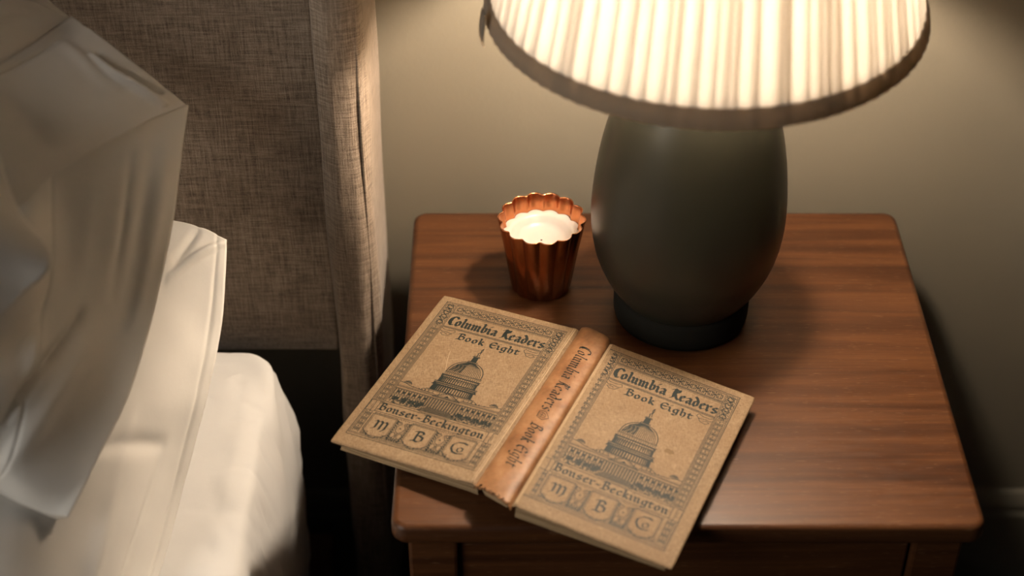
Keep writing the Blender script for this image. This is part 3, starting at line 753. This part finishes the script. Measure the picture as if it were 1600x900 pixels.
def text(ink, s, x0, x1, base, capH, nibw, ang=40, xf=None, tr=.22):
    adv = sum(G[c][0]+tr for c in s)-tr; k = capH/8.0; kx = (x1-x0)/adv
    x = 0
    for c in s:
        w, st = G[c]
        for pl in st:
            pts = [(x0+(x+p[0])*kx, base-p[1]*k) for p in pl]
            if xf: pts = [xf(*p) for p in pts]
            ink.nib(pts, nibw, ang)
        x += w+tr

def diamonds(ink, x0, x1, y0, y1, n):
    hh = (y1-y0)/n; xc = (x0+x1)/2
    for i in range(n):
        a = y0+i*hh; m = a+hh/2
        ink.line([(x0, a), (x1, a+hh)], .42); ink.line([(x1, a), (x0, a+hh)], .42)
        for q in (.30,):
            ink.line([(xc, m-hh*q), (xc+(x1-x0)*q*.72, m), (xc, m+hh*q), (xc-(x1-x0)*q*.72, m)], .38, True)
        ink.disc(xc, m, .55, 6)
        for sx in (x0, x1):
            d = 1 if sx == x0 else -1
            ink.line([(sx, m-hh*.28), (sx+d*(x1-x0)*.22, m), (sx, m+hh*.28)], .5)
            ink.poly([(sx, m-hh*.14), (sx+d*.9, m), (sx, m+hh*.14)] if d < 0 else [(sx, m-hh*.14), (sx, m+hh*.14), (sx+d*.9, m)])
        ink.poly([(xc-1.0, a), (xc, a+.8), (xc+1.0, a), (xc, a-.8)])

def scrollwork(ink, x0, y0, x1, y1):
    w, h = x1-x0, y1-y0; rr = random.Random(int(x0*10+y0))
    for q in range(2):
        pts = [(x0+w*(.5+.34*math.sin(t*.9+q*math.pi)), y0+h*t/14) for t in range(15)]; ink.line(pts, .55)
    for i in range(7):
        cy = y0+h*(i+.5)/7
        for sgn in (-1, 1):
            cx = x0+w*(.5+.27*sgn); ink.arc(cx, cy, 1.5, 1.5, 0, 290, .5, 8); ink.disc(cx-.3*sgn, cy, .55, 6)
        ink.poly([(x0+w*.5-.9, cy), (x0+w*.5, cy+1.3), (x0+w*.5+.9, cy), (x0+w*.5, cy-1.3)])
    for i in range(26):
        x = x0+.8+rr.random()*(w-1.6); y = y0+.8+rr.random()*(h-1.6); a = rr.random()*3.14
        ink.seg((x, y), (x+1.3*math.cos(a), y+1.3*math.sin(a)), .5)

def design(S, ox, oy, parent):
    F = lambda x, y, h: S(ox+x, oy+y, h)
    K = Ink(F)
    # frame rules
    K.box(0, 0, 126, 196, .55); K.line([(1.3, 1.3), (124.7, 1.3)], .3)
    for x in (1.3, 11.2, 12.3, 113.7, 114.8, 124.7): K.line([(x, 1.3 if x not in (11.2, 12.3, 113.7, 114.8) else 1.3), (x, 149 if 5 < x < 120 else 149)], .38)
    for x in (1.3, 124.7): K.line([(x, 162), (x, 194)], .38)
    K.line([(12.3, 2.4), (113.7, 2.4)], .4); K.line([(12.3, 11.6), (113.7, 11.6)], .45); K.line([(12.3, 13.0), (113.7, 13.0)], .8); K.line([(12.3, 14.6), (113.7, 14.6)], .4)
    for y in (34.6, 36.2): K.line([(1.3, y), (11.2, y)], .4); K.line([(114.8, y), (124.7, y)], .4)
    for y in (33.4, 35.0): K.line([(12.3, y), (113.7, y)], .45)
    K.line([(12.3, 34.2), (113.7, 34.2)], .3)
    # band of crosses along the head
    n = 12; st = (113.2-12.8)/n
    for i in range(n):
        cx = 12.8+st*(i+.5); cy = 7.0; a = 2.9; b = .95
        K.line([(cx-b, cy-a), (cx+b, cy-a), (cx+b, cy-b), (cx+a, cy-b), (cx+a, cy+b), (cx+b, cy+b), (cx+b, cy+a), (cx-b, cy+a), (cx-b, cy+b), (cx-a, cy+b), (cx-a, cy-b), (cx-b, cy-b)], .55, True)
        for dx, dy in ((-1, -1), (1, -1), (-1, 1), (1, 1)): K.disc(cx+dx*2.2, cy+dy*2.3, .75, 6)
        ex = cx+st/2
        if i < n-1: K.poly([(ex-1.1, cy), (ex, cy+1.6), (ex+1.1, cy), (ex, cy-1.6)]); K.line([(ex, 2.6), (ex, 5.0)], .6); K.line([(ex, 9), (ex, 11.4)], .6)
    scrollwork(K, 1.8, 2, 11.0, 34); scrollwork(K, 115.0, 2, 124.2, 34)
    diamonds(K, 2.4, 10.4, 37.5, 148.5, 17); diamonds(K, 115.6, 123.6, 37.5, 148.5, 17)
    diamonds(K, 2.4, 9.0, 163, 191, 4); diamonds(K, 117.0, 123.6, 163, 191, 4)
    K.line([(1.3, 192.4), (124.7, 192.4)], .45); K.line([(1.3, 194), (124.7, 194)], .4)
    for i in range(22):
        y = 186.6+.5*(i % 3); x = 11+i*4.75; K.seg((x, 191), (x+3.6, 191), .4)
    for y in (187.6, 189.3, 190.6): 
        for x0, x1 in ((11, 17), (31, 53), (71, 95), (109, 116)): K.seg((x0, y), (x1, y), .45)
    # ribbon curls below the title
    for sx, ax in ((1, 12.6), (-1, 113.4)):
        X = lambda d: ax+sx*d
        K.line([(X(0), 36), (X(3), 38), (X(9), 38), (X(13.6), 36.4)], .42); K.line([(X(13.6), 36.4), (X(15), 39), (X(12.5), 41.6), (X(6), 40.6), (X(2.5), 41.2)], .42)
        K.line([(X(12.5), 41.6), (X(10), 45), (X(5), 46), (X(2.0), 43.6), (X(4.4), 42.2), (X(8), 43.4)], .42); K.line([(X(0), 40), (X(2.5), 41.2)], .42)
    K.make('ornamental_border', parent)
    T = Ink(F)
    text(T, 'Columbia Readers', 13.6, 113.6, 30.0, 12.3, 2.5); text(T, 'Book Eight', 32, 96.0, 46.6, 8.6, 1.8)
    T.make('title_lettering', parent)
    # ---- domed building
    D = Ink(F); cx = 62.0
    D.line([(cx+1.4, 50.5), (cx+.5, 53), (cx+1.0, 56), (cx-.6, 58.2), (cx+.0, 60), (cx-.2, 62)], .75); D.line([(cx+1.4, 50.5), (cx+1.8, 54), (cx+1.2, 58), (cx+1.9, 61)], .5)
    D.line([(cx-2.6, 62.5), (cx+3.0, 62.5)], .6); D.line([(cx-3.2, 63.6), (cx+3.6, 63.6)], .8)
    D.poly([(cx-2.4, 64), (cx-2.8, 70.5), (cx+3.0, 70.5), (cx+2.6, 64)])
    D.line([(cx-4.2, 70.6), (cx+4.4, 70.6)], .8); D.line([(cx-4.8, 72.4), (cx+5.0, 72.4)], .6); D.line([(cx-4.4, 71.4), (cx-5.4, 73)], .6)
    sh = []
    for i in range(19):
        a = math.pi*i/18; sh.append((cx-17.2*math.cos(a), 90-18.2*math.sin(a)**.86))
    D.line(sh, .7)
    for i in range(1, 20):
        f = -1+2*i/20; D.line([(cx+4.2*f, 73), (cx+11.2*f, 77), (cx+15.6*f, 83), (cx+17*f, 89.4)], .42 if f > -.3 else .62)
    for i in range(10):
        f = -.95+i*.075; D.line([(cx+12*f, 78), (cx+16.6*f, 88)], .5)
    def tier(y0, y1, w0, w1, n, lw, rows=1):
        D.line([(cx-w0, y0), (cx+w0, y0)], .6); D.line([(cx-w1, y1), (cx+w1, y1)], .6)
        for i in range(n+1):
            f = -1+2*i/n; f = math.sin(f*math.pi/2); D.line([(cx+w0*f, y0), (cx+w1*f, y1)], lw*(1.25 if f < 0 else .9))
    D.line([(cx-18, 90.4), (cx+18, 90.4)], .7); D.line([(cx-18.4, 91.6), (cx+18.4, 91.6)], .4)
    for i in range(17): D.disc(cx-17.2+34.4*i/16, 93.0, .62, 6)
    D.line([(cx-19, 94.6), (cx+19, 94.6)], .7)
    tier(95.4, 98, 18.6, 18.6, 26, .5); tier(98.4, 104.6, 18.0, 18.4, 24, .75)
    for i in range(12): D.arc(cx-16.2+32.4*i/11, 101, .8, 1.4, 0, 180, .4, 4)
    D.line([(cx-21, 105.2), (cx+21, 105.2)], .9); D.line([(cx-21.4, 106.6), (cx+21.4, 106.6)], .5)
    tier(107.2, 109, 20.6, 21.2, 30, .55); D.line([(cx-22, 109.8), (cx+22, 109.8)], .8); tier(110.4, 117.2, 19.6, 20.2, 24, 1.0)
    D.line([(cx-23.5, 117.6), (cx+23.5, 117.6)], .6); D.line([(cx-23.5, 118.8), (cx-23.5, 121.5)], .5); D.line([(cx+23.5, 118.8), (cx+23.5, 121.5)], .5); D.line([(cx-23.8, 118.7), (cx+23.8, 118.7)], .45)
    for x in (-20, -15.5, -9, 9, 15.5, 20): D.line([(cx+x, 118.9), (cx+x, 121.6)], .5)
    D.arc(cx-25, 121, 2.2, 2.0, 0, 180, .5, 6); D.arc(cx+25, 121, 2.2, 2.0, 0, 180, .5, 6)
    # wings: roof line, urns, cornice
    D.line([(12.4, 118.2), (18, 118.6), (24, 120.6), (36, 121.8), (cx-14, 121.8)], .55); D.line([(cx+14, 121.8), (90, 121.8), (102, 120.6), (108, 118.6), (113.6, 118.2)], .55)
    for x in (20, 106):
        D.line([(x-4, 118.2), (x-2.6, 116), (x+2.6, 116), (x+4, 118.2)], .5, True); D.line([(x-2.8, 116.8), (x+2.8, 116.8)], .8); D.line([(x-1.5, 115), (x+1.5, 115)], .6)
    for x in (27, 33, 36, 90, 93, 98): D.disc(x, 120.9, .7, 6)
    for y, w in ((122.9, .4), (124.2, .6), (126.6, .4), (127.6, .6)): D.line([(12.4, y), (113.6, y)], w)
    # pediment
    D.line([(48.5, 125.0), (61.5, 116.4), (75.5, 125.0)], .7); D.line([(51.4, 124.6), (61.5, 118.2), (72.4, 124.6)], .4); D.line([(48.5, 125.2), (75.5, 125.2)], .6)
    D.poly([(58.5, 123.4), (64.5, 123.4), (61.5, 120.6)])
    # colonnade
    for i in range(38):
        x = 13.6+i*2.66
        if 44 < x < 80: D.seg((x, 128), (x, 140.0), .85); D.seg((x+1.0, 128), (x+1.0, 140.0), .35)
        else:
            D.seg((x, 128), (x, 133.6), .75)
            if i % 2: D.rect(x+.5, 129.4, x+2.1, 132.8)
            D.seg((x, 136.4), (x, 142), .8)
            if i % 3: D.rect(x+.6, 137.6, x+2.2, 141.4)
    for x0, x1 in ((12.4, 44), (80, 113.6)): D.line([(x0, 134.4), (x1, 134.4)], .55); D.line([(x0, 135.7), (x1, 135.7)], .35); D.line([(x0, 142.4), (x1, 142.4)], .4)
    for k in range(8): D.line([(50-k*.9, 140.4+k*.85), (74+k*.9, 140.4+k*.85)], .5)     # steps
    rr = random.Random(5)
    for cxx, cyy, rx, ry, n in ((22, 143.4, 7, 3.2, 60), (33, 142.4, 8, 3.6, 80), (42, 140.5, 6, 4.8, 110), (82, 142, 6, 4.6, 110), (91, 142.6, 6, 4.0, 80), (100, 142.6, 5, 3.4, 60), (109, 141.6, 5, 5.2, 90), (17, 140, 3.6, 2.6, 24), (29, 138.5, 3.2, 3.6, 34)):
        for i in range(n):
            a = rr.random()*6.28; r = math.sqrt(rr.random()); D.disc(cxx+rx*r*math.cos(a), cyy+ry*r*math.sin(a), rr.uniform(.35, .8), 5)
    D.line([(12.4, 147.0), (44, 146.6), (50, 148.0), (74, 148.0), (80, 146.6), (113.6, 147.0)], .5)
    D.make('building_engraving', parent)
    # ---- banner
    Bn = Ink(F)
    Bn.line([(9.5, 149.2), (117, 149.2), (117, 161.4), (9.5, 161.4)], .5, True)
    for sx, ax in ((-1, 9.5), (1, 117)):
        X = lambda d: ax+sx*d
        Bn.line([(X(0), 149.2), (X(1.6), 148.0), (X(4.5), 148.4), (X(4.0), 151), (X(3.8), 159), (X(4.2), 162), (X(2.0), 162.6), (X(0), 161.4)], .45)
        Bn.line([(X(4.5), 148.4), (X(9.2), 149), (X(8.6), 152), (X(8.8), 160), (X(9.4), 162.6), (X(4.2), 162)], .45); Bn.line([(X(5.2), 151.5), (X(5.4), 158.5)], .35)
    text(Bn, 'Bonser-Beckington', 10.6, 114.6, 158.9, 9.0, 1.8)
    Bn.make('author_banner', parent)
    # ---- shields and urns
    H = Ink(F)
    for i in range(52): H.disc(12+i*2.0, 163.2+.3*(i % 2), .62, 5)
    for k, (sx, ch) in enumerate(((23.2, 'M'), (61.8, 'B'), (101.0, 'C'))):
        w = 12.4
        for g, lw in ((0, .55), (-1.3, .35)):
            H.line([(sx-w-g, 165+g), (sx+w+g, 165+g), (sx+w+g, 185.5-g*.5), (sx+w-4, 189.2-g), (sx, 193.0-g*1.1), (sx-w+4, 189.2-g), (sx-w-g, 185.5-g*.5)], lw, True)
        if ch == 'M': text(H, 'M', sx-7, sx+7.6, 182.6, 11.6, 2.1)
        elif ch == 'B': text(H, 'B', sx-5.2, sx+5.8, 183.6, 13.0, 2.1)
        else:
            
            H.nib([(sx+5.5, 170.4), (sx+2, 169.4), (sx-3, 170.2), (sx-6.4, 174), (sx-6.4, 178.5), (sx-3.6, 182.6), (sx+1, 183.6), (sx+5.6, 182.2)], 1.9)
            H.nib([(sx+1.6, 175.4), (sx-.6, 176.8), (sx-.4, 180), (sx+1.4, 181.2), (sx+4.0, 179.6), (sx+4.0, 176.4), (sx+1.6, 175.4)], 1.3)
    for ux in (42.4, 81.4):
        H.line([(ux-3, 166), (ux-1.2, 168), (ux-4.2, 173), (ux-3.2, 178), (ux, 180.2), (ux+3.2, 178), (ux+4.2, 173), (ux+1.2, 168), (ux+3, 166)], .5)
        H.arc(ux-3.4, 183.4, 2.4, 3.4, 0, 360, .5, 10); H.arc(ux+3.4, 183.4, 2.4, 3.4, 0, 360, .5, 10); H.disc(ux, 174, .9, 6); H.seg((ux, 180), (ux, 190.5), .6)
        for sgn in (-1, 1):
            for i in range(9):
                y = 165.5+i*2.8; H.seg((ux+sgn*6.5, y), (ux+sgn*4.9, y+2.0), .7); H.seg((ux+sgn*6.9, y+1.2), (ux+sgn*5.3, y+.3), .5)
            H.arc(ux+sgn*4.6, 168, 1.5, 1.7, 0, 300, .55, 7); H.arc(ux+sgn*3.6, 187.6, 2.0, 1.6, 180, 400, .6, 7)
        for i in range(5): H.seg((ux-6+i*2.4, 188.8), (ux-4.8+i*2.4, 191.2), .55)
    H.make('initial_shields', parent)
design(SL, 8.2, 8.0, bL); design(SR, 3.4, 8.0, bR)
st_ = Ink(lambda x, y, h: SR(3.4+x, 8.0+y, h), .012)
st_.poly([(92+4.6*math.cos(k*.4)+.5*math.sin(k*1.7), 91.5+2.9*math.sin(k*.4)+.6*math.cos(k*2.1)) for k in range(15, -1, -1)])
st_.make('oval_stain', bR, m_plain('brown_stain', (.15, .098, .048), .7, .2))
sc_ = Ink(lambda x, y, h: SL(8.2+x, 8.0+y, h), .012)
sc_.line([(35.5, 64), (38, 74), (41.5, 84), (45, 95), (47, 99)], .45); sc_.line([(41, 75), (47, 72.5)], .35)
sc_.make('pale_scratch', bL, m_plain('pale_scuff', (.34, .255, .165), .8, .15))
# spine lettering: reads from head to tail, letter tops toward the right board
SPK = Ink(lambda x, y, h: spS(x, y, h+.16), .03)
def spxf(lx, ly): return lx, ly
def sptext(s, s0, s1, t_base, t_cap):
    adv = sum(G[c][0]+.25 for c in s)-.25; x = 0
    for c in s:
        w, st = G[c]
        for pl in st:
            pts = [(s0+(x+p[0])*(s1-s0)/adv, p[1]) for p in pl]
            # work in mm: X along spine, Y up
            q = [(a*218, -(t_base+(b/8)*(t_cap-t_base))*36) for a, b in pts]
            cor = []
            c_, sn = math.cos(math.radians(40)), math.sin(math.radians(40)); nw = 1.3; th = .28
            cor = [(i*nw/2*c_, -(i*nw/2*sn+j*nw*th/2*c_)) for i in (-1, 1) for j in (-1, 1)]
            q2 = []
            for a, b in zip(q, q[1:]):
                m_ = max(1, int(math.hypot(b[0]-a[0], b[1]-a[1])/1.1)); q2 += [(a[0]+(b[0]-a[0])*k_/m_, a[1]+(b[1]-a[1])*k_/m_) for k_ in range(m_)]
            q = q2+q[-1:]
            for a, b in zip(q, q[1:]):
                P = hull([(a[0]+u, a[1]+v) for u, v in cor]+[(b[0]+u, b[1]+v) for u, v in cor])
                SPK.poly([(-v/36, u/218) for u, v in P])
        x += w+.25
sptext('Columbia Readers', .10, .52, .38, .74)
sptext('Book Eight', .60, .86, .38, .72)
def spl(pts, w):
    for a, b in zip(pts, pts[1:]):
        dx, dy = (b[0]-a[0])*36, (b[1]-a[1])*218; L = math.hypot(dx, dy)
        if L == 0: continue
        nx, ny = -dy/L*w/2/36, dx/L*w/2/218
        SPK.poly([(a[0]+nx, a[1]+ny), (a[0]-nx, a[1]-ny), (b[0]-nx, b[1]-ny), (b[0]+nx, b[1]+ny)])
em = [(.40, .530), (.40, .565), (.56, .572), (.70, .548), (.56, .523)]
spl(em+[em[0]], .5); em2 = [(.50+.11*math.cos(k*math.pi/4), .548+.0135*math.sin(k*math.pi/4)) for k in range(9)]; spl(em2, .45); spl([(.42, .548), (.58, .548)], .4); spl([(.50, .536), (.50, .560)], .4)
SPK.make('spine_lettering', spn)
# world-coordinate children need the inverse of their top-level thing only once
for o in bpy.data.objects:
    if o.parent and o.parent.parent is None and o.parent.name in BASE and o.type == 'MESH':
        o.matrix_parent_inverse = Matrix.Translation(-Vector(BASE[o.parent.name]))
